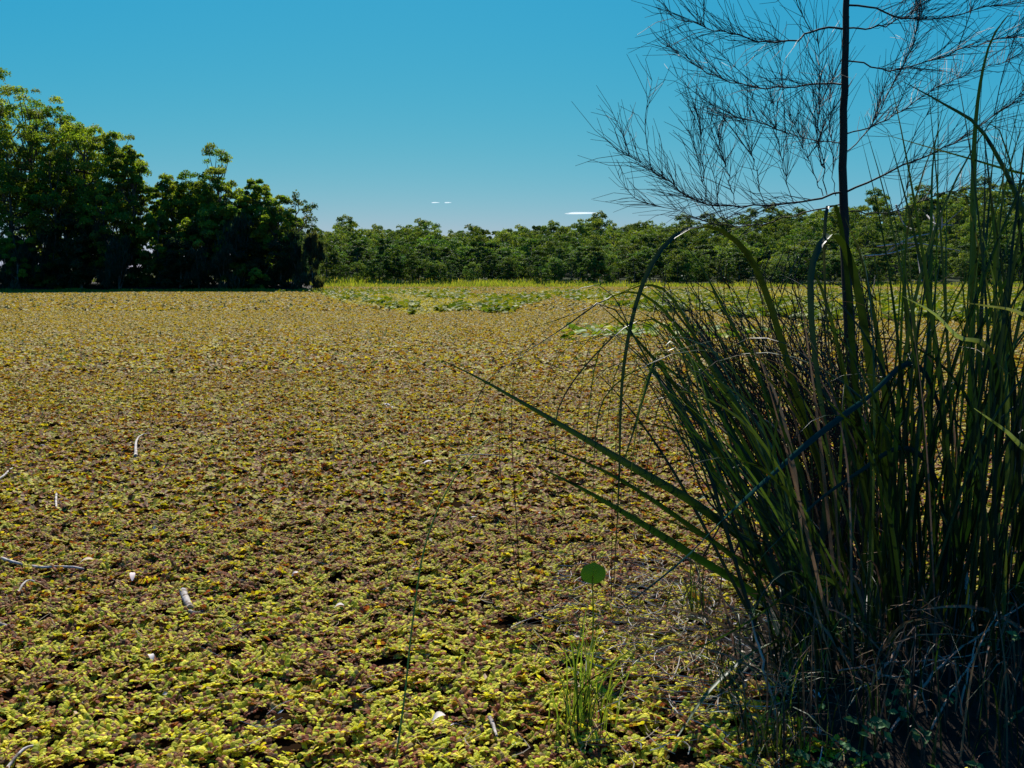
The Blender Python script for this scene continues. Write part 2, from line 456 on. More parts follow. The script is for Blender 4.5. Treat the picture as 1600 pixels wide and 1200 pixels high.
for x, y in zip(PX, PY):
    c = on(x, y, 0.05); c[2] = g.uniform(.05, .26)
    if mat_ok(c[0:1], c[1:2])[0]:
        t = PADC[g.integers(0, 5)] * g.uniform(.8, 1.25)
        pad_mesh(lil, c, g.uniform(.10, .19), g, t)
o = lil.build('water_lilies', M_pad)
tag(o, 'far spread of green lily pads across the middle of the lagoon', 'water lilies', kind='stuff')
# near islet of pads: every pad its own
k = 0
while k < 210:
    x, y = g.uniform(880, 1330), g.normal(519, 5.5)
    if abs(y - 519) > 12 or (x > 1020 and g.random() < .35): continue
    c = on(x, y, .06); c[2] = g.uniform(.05, .16)
    mb = MB(); pad_mesh(mb, c, g.uniform(.10, .17), g, PADC[g.integers(0, 4)] * g.uniform(1.2, 1.9))
    o = mb.build('lily_pad', M_pad, origin=c)
    tag(o, 'green lily pad in the small nearer islet of pads behind the sedge', 'lily pad', 'lily pads of the nearer islet')
    k += 1

# ------------------------------------------------------------------ far bank grass (stuff) and thin fringe under the left wood
gr = MB()
def grass_tufts(mb, X, Y, Z, H, W, cols):
    n = len(X)
    a = g.random(n) * math.pi
    S = np.stack([np.cos(a), np.sin(a), np.zeros(n)], 1)
    C = np.stack([X, Y, Z], 1)
    lean = np.stack([g.normal(size=n) * .28, g.normal(size=n) * .28, np.ones(n)], 1)
    V = np.stack([C - S * W[:, None] * .5, C + S * W[:, None] * .5, C + lean * H[:, None] + S * W[:, None] * .12, C + lean * H[:, None] - S * W[:, None] * .12], 1)
    mb.add(V.reshape(-1, 3), np.arange(n * 4).reshape(-1, 4), np.repeat(cols, 4, 0))
n = 30000
Y = g.uniform(158, 178, n); X = g.uniform(-75, 130, n)
H = g.uniform(.4, 1.15, n) * (0.2 + 1.1 * vnoise(X, Y * 2, 9, 51)) * np.interp(X, [-40, 0, 20, 60], [1.1, 1.0, .7, .6])
gc = np.array([(.26, .32, .02), (.34, .36, .03), (.18, .25, .02), (.36, .32, .05)])[g.integers(0, 4, n)] * g.uniform(.8, 1.2, (n, 1))
grass_tufts(gr, X, Y, np.maximum(hill_h(X, Y), 0) - .05, H, g.uniform(.10, .25, n), gc)
o = gr.build('bank_grass', M_bankgrass)
tag(o, 'bright yellow green grass along the far shore', 'grass', kind='stuff')
fr = MB()
n = 9000
X = g.uniform(-75, -20, n); Y = g.normal(110.6, .7, n)
gc = np.array([(.17, .20, .02), (.22, .22, .03), (.10, .15, .02)])[g.integers(0, 3, n)]
grass_tufts(fr, X, Y, np.zeros(n), g.uniform(.1, .45, n) * (0.3 + vnoise(X, Y, 3, 55)), g.uniform(.06, .16, n), gc)
o = fr.build('shore_fringe', M_bankgrass)
tag(o, 'thin green fringe of water plants at the foot of the left wood', 'water plants', kind='stuff')

# ------------------------------------------------------------------ trees
def crown_leaves(mb, centres, rad, per, size, pal, g, flat=0.6, slot=0, droop=0.0):
    for c, r in zip(centres, rad):
        n = int(per * (r / np.mean(rad)) ** 2)
        d = rdir(n, g); d[:, 2] = np.where(d[:, 2] < -.25, -d[:, 2] * .6, d[:, 2])
        rr = r * g.uniform(.45, 1.08, n) ** 0.6
        P = c + d * rr[:, None] * np.array([1, 1, flat])
        N = norm(d + rdir(n, g) * .9)
        D = np.cross(N, rdir(n, g)); D[:, 2] -= droop
        L = size * g.uniform(.6, 1.4, n); W = L * g.uniform(.32, .6, n)
        V, Fq = kites(P, D, N, L, W)
        base = pal[g.integers(0, len(pal))]
        C = base * g.uniform(.7, 1.3, (n, 1))
        mb.add(V, Fq, np.repeat(C, 4, 0), slot)
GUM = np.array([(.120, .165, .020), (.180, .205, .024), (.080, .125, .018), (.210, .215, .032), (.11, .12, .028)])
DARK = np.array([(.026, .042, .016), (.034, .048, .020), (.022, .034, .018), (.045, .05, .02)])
def gum_geometry(H, R, g, nclump=46, per=170, size=.42, base=.34, pal=GUM, flat=.78, lean=0.0, sides=6, crown=None, trunk=None, slots=(0, 0), crs=(.13, .25)):
    trunk = trunk or MB(); crown = crown or MB()
    top = np.array([lean * H + g.normal() * .3, g.normal() * .3, H * .86])
    mid = np.array([lean * H * .4 + g.normal() * .25, g.normal() * .25, H * .45])
    T = catmull([(0, 0, -.4), mid, top], 10)
    r0 = H * .017
    V, Fq = tube(T, np.linspace(r0, r0 * .22, 10), sides); trunk.add(V, Fq, m=slots[0])
    cz = H * (base + 1) / 2; rz = H * (1 - base) / 2
    cs, rs = [], []
    for i in range(nclump):
        d = rdir(1, g)[0]
        q = g.uniform(.35, .98) ** .6
        p = np.array([lean * H * .7, 0, cz]) + d * q * np.array([R, R, rz])
        p[:2] *= 0.72 + 0.28 * min(1, (H * 1.02 - p[2]) / (H * .28))
        cs.append(p); rs.append(g.uniform(*crs) * R)
    cs, rs = np.array(cs), np.array(rs)
    for p in cs[::3]:
        z0 = np.clip(p[2] - g.uniform(.10, .28) * H, H * .18, H * .8)
        s = T[np.argmin(abs(T[:, 2] - z0))]
        m_ = (s + p) / 2 + np.array([0, 0, -.04 * H]) + g.normal(size=3) * .2
        V, Fq = tube(catmull([s, m_, p], 6), np.linspace(r0 * .38, r0 * .08, 6), 4); trunk.add(V, Fq, m=slots[0])
    crown_leaves(crown, cs, rs, per, size, pal, g, flat, slots[1])
    return trunk, crown
def gum_tree(px, top_py, Y, R, label, seed, cat='tree', group=None, py0=455, name='eucalypt_tree', **kw):
    g = np.random.default_rng(seed)
    loc = at(px, py0, Y); z0 = max(float(shore_h(loc[0:1], loc[1:2])[0]), 0) if Y < 160 else float(hill_h(loc[0:1], loc[1:2])[0])
    H = at(px, top_py, Y)[2] - z0
    root = empty(name, (loc[0], Y, z0), label, cat, group)
    tr, cr = gum_geometry(H, R, g, **kw)
    off = np.array(root.location)
    for nm, mb, m in (('trunk', tr, M_bark), ('crown', cr, M_gum)):
        ob = bpy.data.objects.new(nm, mb.mesh(nm, m, smooth=(nm == 'trunk'))); COL.objects.link(ob); ob.parent = root
    return root
LG = 'tall trees of the left wood'
left = [
 (-75, 50, 124, 7.0, 'tall eucalypt cut off by the left edge of the photo', {}),
 (-10, 84, 122, 5.6, 'tallest olive green eucalypt at the left edge, crown top highest of all', {}),
 (55, 128, 121, 5.2, 'olive eucalypt just right of the tallest one at the left edge', {}),
 (108, 150, 124, 4.2, 'eucalypt whose small ragged top stands up between two rounder crowns on the left slope', {}),
 (140, 180, 119, 4.8, 'broad eucalypt with bronze tinted crown in the middle of the left slope of crowns', {}),
 (190, 198, 121, 4.2, 'rounded eucalypt stepping down near the right end of the high left crowns', {}),
 (212, 226, 118, 2.6, 'rounded green eucalypt at the notch where the high left crowns end', {}),
 (272, 274, 120, 3.0, 'lower flat topped tree right of the notch in the left wood', {}),
 (303, 266, 122, 3.8, 'spreading dark tree to the left of the stalked topknot tree', {}),
 (344, 226, 126, 2.0, 'tall thin eucalypt whose small topknot crown stands on a bare stalk above the left wood', dict(base=.80, nclump=16, per=90, crs=(.25,.42))),
 (345, 262, 120, 3.3, 'dense tree directly beneath the stalked topknot crown', {}),
 (378, 300, 118, 2.6, 'small crowned tree in the dip right of the topknot tree', {}),
 (408, 278, 119, 2.7, 'bright green conical tree standing alone right of the dip', {}),
 (436, 306, 117, 2.9, 'sunlit round tree sloping down toward the right end of the left wood', {}),
 (468, 300, 120, 2.4, 'thin wispy grey green tree, sky showing through, at right end of left wood', dict(nclump=46, per=34, size=.30, flat=1.1, base=.5, pal=DARK * 1.4, crs=(.12, .28))),
]
for i, (px, ty, Y, R, lab, kw) in enumerate(left):
    k = dict(nclump=150, per=140, size=.28, flat=.95, crs=(.10, .22)); k.update(kw)
    if 'base' not in k: k['base'] = .22
    gum_tree(px, ty, Y, R, lab, 100 + i, group=LG, **k)
# back rank and lower trees of the same wood, hidden bases
MIDL = ['below and right of the tallest left edge crown', 'under the ragged topped crown of the left slope', 'beneath the stepped crowns right of the left slope', 'cut off by the left edge of the photo',
        'just left of the topknot tree, low down', 'right under the topknot tree', 'behind the olive crowns near the left edge', 'behind the bronze tinted crown', 'behind the flat topped tree right of the notch', 'behind the dip right of the topknot tree', 'behind the last round tree at the right end']
for i, (px, ty, Y, R) in enumerate([(20, 215, 117, 4.2), (95, 235, 117, 4.0), (170, 285, 116, 3.8), (-50, 180, 117, 4.6), (250, 330, 116, 2.6), (320, 322, 116, 3.0), (70, 180, 130, 5.), (160, 235, 130, 5), (285, 300, 130, 4), (390, 318, 128, 3.2), (445, 340, 126, 2.6)]):
    gum_tree(px, ty, Y, R, 'mid height dark green tree ' + MIDL[i], 150 + i, group='mid height trees of the left wood', base=.05, nclump=110, per=100, size=.32, flat=.95, crs=(.11, .24))
# shrubs along the left shore: four shapes, copied
def shrub_geometry(H, R, g, pal, wisp=False):
    st, fo = MB(), MB()
    for i in range(5):
        e = np.array([g.normal() * R * .4, g.normal() * R * .4, H * g.uniform(.6, .9)])
        V, Fq = tube(catmull([(g.normal() * .15, g.normal() * .15, -.3), e * [.4, .4, .5], e], 6), np.linspace(.07, .02, 6), 4); st.add(V, Fq)
    n = 34
    cs = np.stack([g.normal(size=n) * R * .45, g.normal(size=n) * R * .45, H * g.uniform(.06, .93, n)], 1)
    cs[:, :2] *= (1.15 - .75 * (cs[:, 2:] / H) ** 2)
    rs = g.uniform(.22, .4, n) * R
    if wisp:
        for c, r in zip(cs, rs):
            m = 120
            P = c + rdir(m, g) * r * g.uniform(.2, 1.1, (m, 1)) * [1, 1, 1.2]
            D = np.stack([g.normal(size=m) * .35, g.normal(size=m) * .35, np.full(m, -1.)], 1)
            L = g.uniform(.5, 1.1, m); V, Fq = kites(P, D, rdir(m, g), L, L * .12)
            fo.add(V, Fq, np.repeat(pal[g.integers(0, len(pal))] * g.uniform(.7, 1.3, (m, 1)), 4, 0))
    else: crown_leaves(fo, cs, rs, 150, .36, pal, g, .9)
    return st, fo
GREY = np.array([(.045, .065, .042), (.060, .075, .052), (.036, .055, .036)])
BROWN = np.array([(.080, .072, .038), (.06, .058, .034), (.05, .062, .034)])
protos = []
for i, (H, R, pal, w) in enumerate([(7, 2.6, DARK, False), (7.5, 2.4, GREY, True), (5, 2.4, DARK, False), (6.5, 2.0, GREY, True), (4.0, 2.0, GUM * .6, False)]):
    st, fo = shrub_geometry(H, R, np.random.default_rng(300 + i), pal, w)
    protos.append((st.mesh('stems', M_bark), fo.mesh('foliage', M_gum)))
def copy_thing(name, loc, meshes, label, cat, group, rz=0, s=1.0):
    r = empty(name, loc, label, cat, group); r.rotation_euler.z = rz; r.scale = (s, s, s)
    for nm, me in meshes:
        c = bpy.data.objects.new(nm, me); COL.objects.link(c); c.parent = r
    return r
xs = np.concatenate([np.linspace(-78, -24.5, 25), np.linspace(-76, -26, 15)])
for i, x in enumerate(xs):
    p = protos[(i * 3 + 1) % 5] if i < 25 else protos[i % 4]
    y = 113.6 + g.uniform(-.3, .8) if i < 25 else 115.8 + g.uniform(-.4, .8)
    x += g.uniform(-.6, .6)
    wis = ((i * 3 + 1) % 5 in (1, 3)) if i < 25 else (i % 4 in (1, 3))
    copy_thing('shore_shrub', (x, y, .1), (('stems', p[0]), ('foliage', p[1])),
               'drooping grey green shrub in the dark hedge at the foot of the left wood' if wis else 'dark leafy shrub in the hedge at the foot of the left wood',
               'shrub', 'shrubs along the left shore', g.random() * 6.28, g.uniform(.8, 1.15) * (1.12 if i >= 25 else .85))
st, fo = shrub_geometry(6.6, 1.3, np.random.default_rng(333), BROWN, True)
copy_thing('sheoak_shrub', (at(489, 455, 113)[0], 113, .05), (('stems', st.mesh('stems', M_bark)), ('foliage', fo.mesh('foliage', M_gum))),
           'brownish drooping sheoak at the right hand end of the left wood', 'shrub', None)
gum_tree(28, 352, 113.0, 1.7, 'sunlit yellow green bush standing out low at the left edge', 401, cat='shrub', name='bush', base=.1, nclump=30, per=170, pal=GUM * 1.25)
gum_tree(405, 418, 112.6, 1.2, 'small pale green bush low in front of the dark hedge near its right end', 402, cat='shrub', name='bush', base=.05, nclump=20, per=110, pal=GUM * 1.2)

# far wood: shapes copied
FARP = np.array([(.075, .130, .022), (.105, .160, .026), (.052, .100, .022), (.125, .165, .030), (.065, .105, .030)])
far_protos = []
for i in range(7):
    mb = MB()
    gum_geometry(13.0, (4.6, 3.8, 5.2, 3.4, 4.2, 4.8, 3.0)[i], np.random.default_rng(500 + i), nclump=(60, 54, 70, 44, 56, 62, 18)[i], per=76, size=.52, crs=(.13, .26) if i < 6 else (.25, .4),
                 base=(.05, .04, .08, .05, .04, .1, .62)[i], pal=FARP if i != 3 else FARP * [.5, .58, .75], crown=mb, trunk=mb, slots=(0, 1), sides=4, flat=1.0)
    far_protos.append(mb)
far_meshes = [mb.mesh('far_tree', [M_bark, M_far]) for mb in far_protos]
pts = []
for yy in np.arange(176, 335, 8.0):
    w = 0.56 * yy
    for xx in np.arange(-w, w, 6.6):
        pts.append((xx + g.uniform(-2.6, 2.6), yy + g.uniform(-3, 3)))
pts = [p for p in pts if (p[0] - 0) / p[1] > -0.27 and p[1] > FAR_Y + 2]
pts.sort(key=lambda p: p[1])
pts = [p for p in pts if p[1] > 318] + [p for p in pts if p[1] <= 318]      # the skyline row first, then from the near shore up
rest = MB()
for i, x in enumerate(np.arange(-44, 112, 2.6)):
    o = bpy.data.objects.new('shore_bush', far_meshes[i % 6]); COL.objects.link(o)
    xx = x + g.uniform(-1, 1); yy = FAR_Y + 4.5 + g.uniform(-1.2, 1.2); sc_ = g.uniform(.22, .40)
    o.location = (xx, yy, float(hill_h(np.array([xx]), np.array([yy]))[0]) - .2); o.rotation_euler.z = g.random() * 6.28; o.scale = (sc_ * 1.15, sc_ * 1.15, sc_)
    tag(o, 'low dark bush behind the bright grass of the far shore', 'bush', 'bushes along the far shore')
KIND = ['olive green eucalypt in the far wood across the lagoon', 'dark bluish green tree in the far wood across the lagoon']
for i, (x, y) in enumerate(pts):
    z = float(hill_h(np.array([x]), np.array([y]))[0]) - .2
    ridge = y > 300
    k = int(g.integers(0, 6))
    if ridge and g.random() < .3: k = 6
    s = g.uniform(.62, 1.08) * np.interp(y, [178, 230, 320], [.56, .74, 1.0])
    if y < 205 and g.random() < .6: k = 3
    if k == 6: s *= 1.18
    a = g.random() * 6.28
    if i < 290:
        o = bpy.data.objects.new('far_tree', far_meshes[k]); COL.objects.link(o)
        o.location = (x, y, z); o.rotation_euler.z = a; o.scale = (s * g.uniform(.95, 1.6), s * g.uniform(.95, 1.6), s * g.uniform(.85, 1.12))
        if k == 6: tag(o, 'ragged open crowned tree standing clear above the far skyline', 'tree', 'ragged trees on the far skyline')
        else: tag(o, KIND[1] if k == 3 else KIND[0], 'tree', 'trees of the far wood')
    else:
        V, Fq, C, M = far_protos[k].arrays()
        ca, sa = math.cos(a), math.sin(a)
        W = np.stack([V[:, 0] * ca - V[:, 1] * sa, V[:, 0] * sa + V[:, 1] * ca, V[:, 2]], 1) * s + [x, y, z]
        rest.V.append(W); rest.Fc.append(Fq + rest.n); rest.C.append(C * g.uniform(.75, 1.25)); rest.M.append(M); rest.n += len(V)
o = rest.build('hillside_wood', [M_bark, M_far])
tag(o, 'dense eucalypt wood covering the slope behind the far shore trees', 'wood', kind='stuff')

# ------------------------------------------------------------------ sheoak sapling behind the sedge
TY = 6.4
base = on(1340, 842, 0.0)
sh = empty('sheoak_sapling', (base[0], base[1], 0), 'dark thin trunked sheoak sapling with bare looking needle sprays rising behind the sedge', 'tree')
tp = [base - [0, 0, .1], at(1336, 700, base[1]), at(1326, 500, base[1]), at(1318, 320, base[1]), at(1319, 150, base[1]), at(1322, 0, base[1]), at(1324, -150, base[1]), at(1322, -300, base[1])]
P = catmull(tp, 40)
P += np.random.default_rng(1).normal(size=P.shape) * .004
V, Fq = tube(P, np.interp(np.linspace(0, 1, 40), [0, .25, .5, 1], [.062, .038, .026, .012]), 8)
MB().add(V, Fq).build('trunk', M_twig, sh, smooth=True)
BY = base[1]
def sheoak_branch(pts2, dep, r0=.014, dens=150, nlen=(.16, .42), seed=0, both=True, updir=0.35):
    g = np.random.default_rng(seed)
    pts3 = [at(x, y, BY + d) for (x, y), d in zip(pts2, np.linspace(dep[0], dep[1], len(pts2)))]
    P = catmull(pts3, 22)
    P[1:] += g.normal(size=P[1:].shape) * .006
    mb = MB(); V, Fq = tube(P, np.linspace(r0 * .48, .0018, 22), 5 if False else 6); mb.add(V, Fq)
    br = mb.build('branch', M_twig, sh, smooth=True)
    nb = MB()
    Lb = np.linalg.norm(np.diff(P, axis=0), axis=1).sum()
    T = norm(np.gradient(P, axis=0))
    def needles(P, T, n, s):
        for i in range(n):
            f = g.uniform(.08, 1) ** .8 * (len(P) - 1.001); k = int(f)
            p = P[k] * (1 - f + k) + P[k + 1] * (f - k)
            t = T[k]
            out = rdir(1, g)[0]; out -= (out @ t) * t; out = out / np.linalg.norm(out)
            d = norm(t * g.uniform(.5, 1.1) + out * g.uniform(.25, .9) + np.array([0, 0, updir * g.uniform(0, 1.6)]))
            L = g.uniform(*nlen) * s
            e = p + d * L + np.array([0, 0, -.10 * L * L / .2]) * g.uniform(-.4, 1)
            m_ = p + d * L * .5 + g.normal(size=3) * .016
            V, Fq = tube(np.array([p, m_, e]), [.0016, .0014, .0010], 4); nb.add(V, Fq)
    needles(P, T, int(dens * .66 * Lb / 1.2), 1.0)
    # upright side twigs, themselves set with needles
    for j in range(int(2.6 * Lb / 1.2)):
        k = int(g.integers(3, 21))
        d = norm(T[k] * .6 + np.array([g.normal() * .3, g.normal() * .5, g.uniform(.2, 1.0)]))
        L = g.uniform(.25, .6)
        Q = catmull([P[k], P[k] + d * L * .5 + g.normal(size=3) * .02, P[k] + d * L], 8)
        V, Fq = tube(Q, np.linspace(.0030, .0013, 8), 4); nb.add(V, Fq)
        needles(Q, norm(np.gradient(Q, axis=0)), 13, .75)
    nb.build('needles', M_needle, br)
branches = [
 ([(1316, 45), (1280, 45), (1240, 62), (1200, 65), (1150, 55), (1090, 38), (1045, 22)], (0, -.5), .014, 130),
 ([(1316, 132), (1270, 132), (1210, 138), (1150, 128), (1090, 105), (1040, 72)], (0, .6), .012, 130),
 ([(1318, 300), (1270, 312), (1190, 320), (1120, 322), (1085, 312), (1040, 280), (965, 234)], (0, -.3), .014, 150),
 ([(1318, 318), (1260, 332), (1190, 350), (1130, 352), (1060, 330), (1010, 318)], (0, .5), .010, 90),
 ([(1322, 300), (1400, 265), (1480, 228), (1560, 175), (1640, 120)], (0, -.4), .014, 110),
 ([(1322, 8), (1370, 14), (1400, 28), (1450, 28), (1560, 10), (1650, -12)], (0, .3), .013, 120),
 ([(1324, 44), (1365, 42), (1420, 24), (1460, -20), (1490, -80)], (0, .5), .011, 110),
 ([(1318, -5), (1290, -20), (1240, -30), (1180, -50), (1110, -60)], (0, .2), .012, 150),
 ([(1292, 304), (1282, 240), (1278, 180), (1281, 110), (1279, 60)], (-.1, .1), .007, 120),
 ([(1286, 306), (1268, 260), (1252, 215), (1235, 180)], (-.1, .3), .006, 120),
 ([(1240, 316), (1225, 262), (1214, 205), (1206, 150)], (-.1, .2), .005, 130),
 ([(1195, 320), (1180, 270), (1172, 225), (1160, 185)], (-.15, -.3), .005, 130),
 ([(1150, 321), (1140, 280), (1128, 235), (1124, 200)], (-.2, .1), .005, 120),
 ([(1306, 306), (1300, 240), (1296, 180), (1300, 120)], (0, .3), .005, 130),
 ([(1102, 318), (1098, 260), (1094, 205), (1086, 160)], (-.3, -.3), .005, 110),
 ([(1320, 210), (1380, 190), (1440, 150), (1500, 120), (1590, 90)], (0, .8), .009, 110),
 ([(1322, 95), (1400, 110), (1480, 85), (1560, 62), (1640, 55)], (0, -.6), .010, 120),
 ([(1318, 240), (1360, 200), (1400, 120), (1430, 60), (1440, -10)], (0, .5), .008, 110),
 ([(1319, 225), (1250, 215), (1180, 190), (1110, 180)], (0, .7), .007, 90),
 ([(1322, 330), (1400, 330), (1480, 300), (1560, 290), (1640, 270)], (0, .7), .009, 60),
]
for i, (p, d, r, n) in enumerate(branches):
    sheoak_branch(p, d, r, n, seed=700 + i)

# pale dead twigs behind the upright blades
DT = 8.0
dt = empty('dead_branch', at(1440, 440, DT), 'bleached dead branch with pale bare twigs behind the upright sedge blades', 'branch')
mb = MB()
for pl in ([(1385, 395), (1420, 372), (1460, 362), (1505, 325)], [(1400, 320), (1412, 350), (1430, 360)], [(1370, 385), (1430, 380), (1500, 392)], [(1470, 330), (1472, 352), (1466, 372)], [(1350, 400), (1390, 396), (1430, 384)], [(1448, 336), (1462, 350), (1490, 352)], [(1440, 440), (1434, 400), (1428, 366)], [(1455, 330), (1460, 345), (1458, 360)]):
    V, Fq = tube(catmull([at(x, y, DT + g.normal() * .1) for x, y in pl], 10), np.linspace(.007, .003, 10), 4); mb.add(V, Fq)
mb.build('twigs', M_stick, dt)

# ------------------------------------------------------------------ twiggy shrub between sapling and sedge
tb = on(1300, 880, 0.0)
tw = empty('twiggy_shrub', (tb[0], tb[1], 0), 'dense dark shrub of thin upright twigs behind the left leaning sedge', 'shrub')
mb, lf = MB(), MB()
gg = np.random.default_rng(900)
for i in range(225):
    b = tb + np.array([gg.normal() * .28, gg.normal() * .25, -.05])
    tx, ty = gg.uniform(1010, 1370), gg.normal(520, 55)
    if tx < 1120: ty = max(ty, 455 + gg.random() * 60)
    ty = max(ty, 440)
    e = at(tx, ty, b[1] + gg.normal() * .35)
    m_ = b * .5 + e * .5 + np.array([.06 + gg.normal() * .04, gg.normal() * .06, .04])
    P = catmull([b, m_, e], 9) + gg.normal(size=(9, 3)) * .006
    V, Fq = tube(P, np.linspace(.0056, .0020, 9), 4); mb.add(V, Fq)
    for j in range(5):
        k = int(gg.integers(3, 9)); d = norm(norm(P[k] - P[k - 1]) + rdir(1, gg)[0] * .7); L = gg.uniform(.08, .3)
        V, Fq = tube(np.array([P[k], P[k] + d * L * .5 + gg.normal(size=3) * .008, P[k] + d * L]), [.0030, .0024, .0014], 4); mb.add(V, Fq)
        n = 5; C = P[k] + d * L * gg.random((n, 1)); 
        V, Fq = kites(C, rdir(n, gg), rdir(n, gg), gg.uniform(.015, .03, n), gg.uniform(.005, .009, n)); lf.add(V, Fq)
mb.build('twigs', M_twig, tw); lf.build('leaves', M_leafy, tw)

# ------------------------------------------------------------------ sedge clumps
def blade_mesh(pts, w, side, m, parent, fold=.28, n=26, tipfrac=.45, basew=.75, name='blade', pale_tip=False):
    P = catmull(pts, n)
    f = np.linspace(0, 1, n)
    W = w * np.interp(f, [0, .15, 1 - tipfrac, 1], [basew, 1, .92, .04]) 
    V, Fq = ribbon(P, W, side, fold)
    q = np.repeat(f, 3)[:, None]
    C = np.ones((n * 3, 3))
    if random.random() < .35:                       # withered brown tip
        q0 = random.uniform(.72, .95); C = C + np.clip((q - q0) / .05, 0, 1) * np.array([4.5, 1.2, 2.5])
    if random.random() < .4: C = C + np.clip((.22 - q) / .2, 0, 1) * np.array([2.2, .6, 1.2])   # old straw coloured foot
    if pale_tip: C = np.ones((n * 3, 3)) + np.clip((q - .66) / .1, 0, 1) * np.array([24., 11., 32.])      # glint on the bent end, painted into the tint
    mb = MB().add(V, Fq, C)
    return mb.build(name, m, parent, smooth=True)
CL = {}
def clump(key, x, y, label):
    z = float(bank_h(np.array([x]), np.array([y]))[0])
    CL[key] = (empty('sedge_clump', (x, y, max(z, 0)), label, 'sedge', 'sedge clumps on the right bank'), np.array([x, y, max(z, 0)]))
clump('left', 1.25, 3.95, 'sedge clump with long dark blades fanning far out to the left over the weed mat')
clump('mid', 1.48, 3.95, 'upright dark sedge clump in front of the sheoak trunk with silvery hooked blades')
clump('tall', 1.74, 3.9, 'tallest sedge clump with straight blades reaching up across the sky')
clump('right', 2.05, 3.95, 'sedge clump cut off by the right edge of the photo')
clump('back', 1.80, 4.6, 'shorter sedge clump half hidden behind the tall front blades')

def hero(key, pts2, w_px, dep=(4.4, 4.2), m=None, sidez=0.0, tip_first=False, grounded=True, **kw):
    """a blade drawn from base to tip through points seen in the photograph, each at its own depth"""
    root, c = CL[key]
    ds = np.linspace(dep[0], dep[1], len(pts2))
    P = [at(x, y, d) for (x, y), d in zip(pts2, ds)]
    if grounded:
        b = c + np.array([random.uniform(-.12, .12), random.uniform(-.1, .1), -.03])
        P = [b] + P
    w = w_px / F * dep[0]
    a = random.uniform(-.7, .7)
    side = np.array([math.cos(a), math.sin(a), sidez])
    blade_mesh(P, w, side, m or M_blade, root, **kw)
# far left reaching blades
hero('left', [(1225, 905), (1110, 802), (1000, 735), (880, 665), (760, 597), (690, 562)], 15, (4.3, 3.7), sidez=.9)
hero('left', [(1200, 945), (1070, 860), (930, 775), (825, 722)], 13, (4.3, 3.6), sidez=.9)
hero('left', [(1180, 905), (1060, 810), (960, 745), (870, 705), (790, 685)], 9, (4.4, 4.3), sidez=.8)
hero('left', [(1240, 880), (1150, 745), (1060, 610), (985, 520), (930, 470)], 13, (4.4, 4.4), sidez=.5)
hero('left', [(1290, 800), (1240, 600), (1190, 440), (1150, 378), (1105, 356), (1060, 366), (1020, 410), (990, 490), (972, 600), (967, 760), (958, 930)], 10.5, (4.5, 3.9), n=48, tipfrac=.5)
hero('left', [(1220, 780), (1110, 570), (1050, 465), (1010, 446), (960, 463), (870, 500), (803, 520)], 9, (4.4, 4.0), n=40, sidez=.4, tipfrac=.6)
hero('left', [(1210, 790), (1090, 560), (1020, 470), (960, 462), (870, 520), (800, 566), (757, 602), (722, 690), (705, 755)], 7, (4.4, 3.8), n=44, sidez=.4, tipfrac=.7)
hero('left', [(1200, 800), (1100, 600), (1040, 510), (990, 505), (940, 545), (890, 605), (868, 660), (872, 740), (880, 810)], 8, (4.5, 4.0), n=40, sidez=.3, tipfrac=.6)
hero('left', [(1190, 820), (1110, 660), (1050, 580), (1000, 575), (945, 620), (930, 690), (925, 800), (920, 870)], 6, (4.5, 4.1), n=40, sidez=.3, tipfrac=.7)
hero('left', [(1200, 760), (1120, 600), (1060, 555), (1000, 560), (930, 590), (880, 640), (850, 690)], 6, (4.6, 4.3), n=36, sidez=.5, tipfrac=.7)
hero('left', [(1150, 800), (1060, 640), (1030, 560), (1012, 600), (985, 690), (960, 760)], 11, (4.4, 4.3), n=36, sidez=.2)
hero('left', [(1260, 780), (1200, 620), (1130, 480), (1085, 400), (1050, 365)], 10, (4.6, 4.7), sidez=.4)
hero('left', [(1255, 830), (1185, 690), (1110, 560), (1040, 470), (1000, 440)], 12, (4.5, 4.6), sidez=.4)
hero('left', [(1245, 860), (1170, 720), (1090, 590), (1030, 520), (1000, 490)], 13, (4.4, 4.4), sidez=.4)
# silvery hooked blades
hero('mid', [(1395, 900), (1370, 650), (1335, 430), (1300, 368), (1270, 412), (1268, 500), (1285, 640), (1310, 760), (1350, 890), (1388, 1012)], 13, (4.5, 3.7), n=52, tipfrac=.5)
hero('mid', [(1370, 900), (1340, 650), (1322, 420), (1308, 330), (1294, 322), (1288, 380), (1292, 500), (1305, 640)], 11, (4.5, 4.1), n=48, tipfrac=.5)
hero('mid', [(1390, 830), (1380, 600), (1350, 420), (1320, 340)], 14, (4.5, 4.6))
hero('mid', [(1360, 820), (1330, 640), (1290, 470), (1250, 400), (1215, 480), (1190, 520)], 9, (4.6, 4.4), n=36)
# tall blades against the sky
hero('tall', [(1505, 850), (1520, 600), (1524, 350), (1526, 200), (1540, 95), (1562, 40), (1590, 20), (1625, 40)], 15, (4.4, 4.2), n=44, tipfrac=.3)
hero('right', [(1690, 800), (1660, 520), (1610, 350), (1540, 210), (1480, 165), (1408, 126)], 15, (4.5, 4.0), n=40, sidez=.6, tipfrac=.35)
hero('right', [(1750, 700), (1720, 420), (1660, 300), (1560, 262), (1450, 230), (1365, 205)], 9, (4.5, 4.2), n=40, sidez=.6)
hero('tall', [(1440, 850), (1425, 600), (1415, 400), (1440, 280), (1470, 200), (1490, 150)], 10, (4.5, 4.5))
hero('tall', [(1460, 850), (1452, 600), (1455, 400), (1458, 250), (1475, 160)], 10, (4.5, 4.6))
hero('tall', [(1480, 850), (1470, 600), (1440, 420), (1410, 290), (1385, 200)], 9, (4.4, 4.6))
hero('tall', [(1500, 800), (1480, 500), (1480, 300), (1481, 180)], 6, (4.6, 4.8))
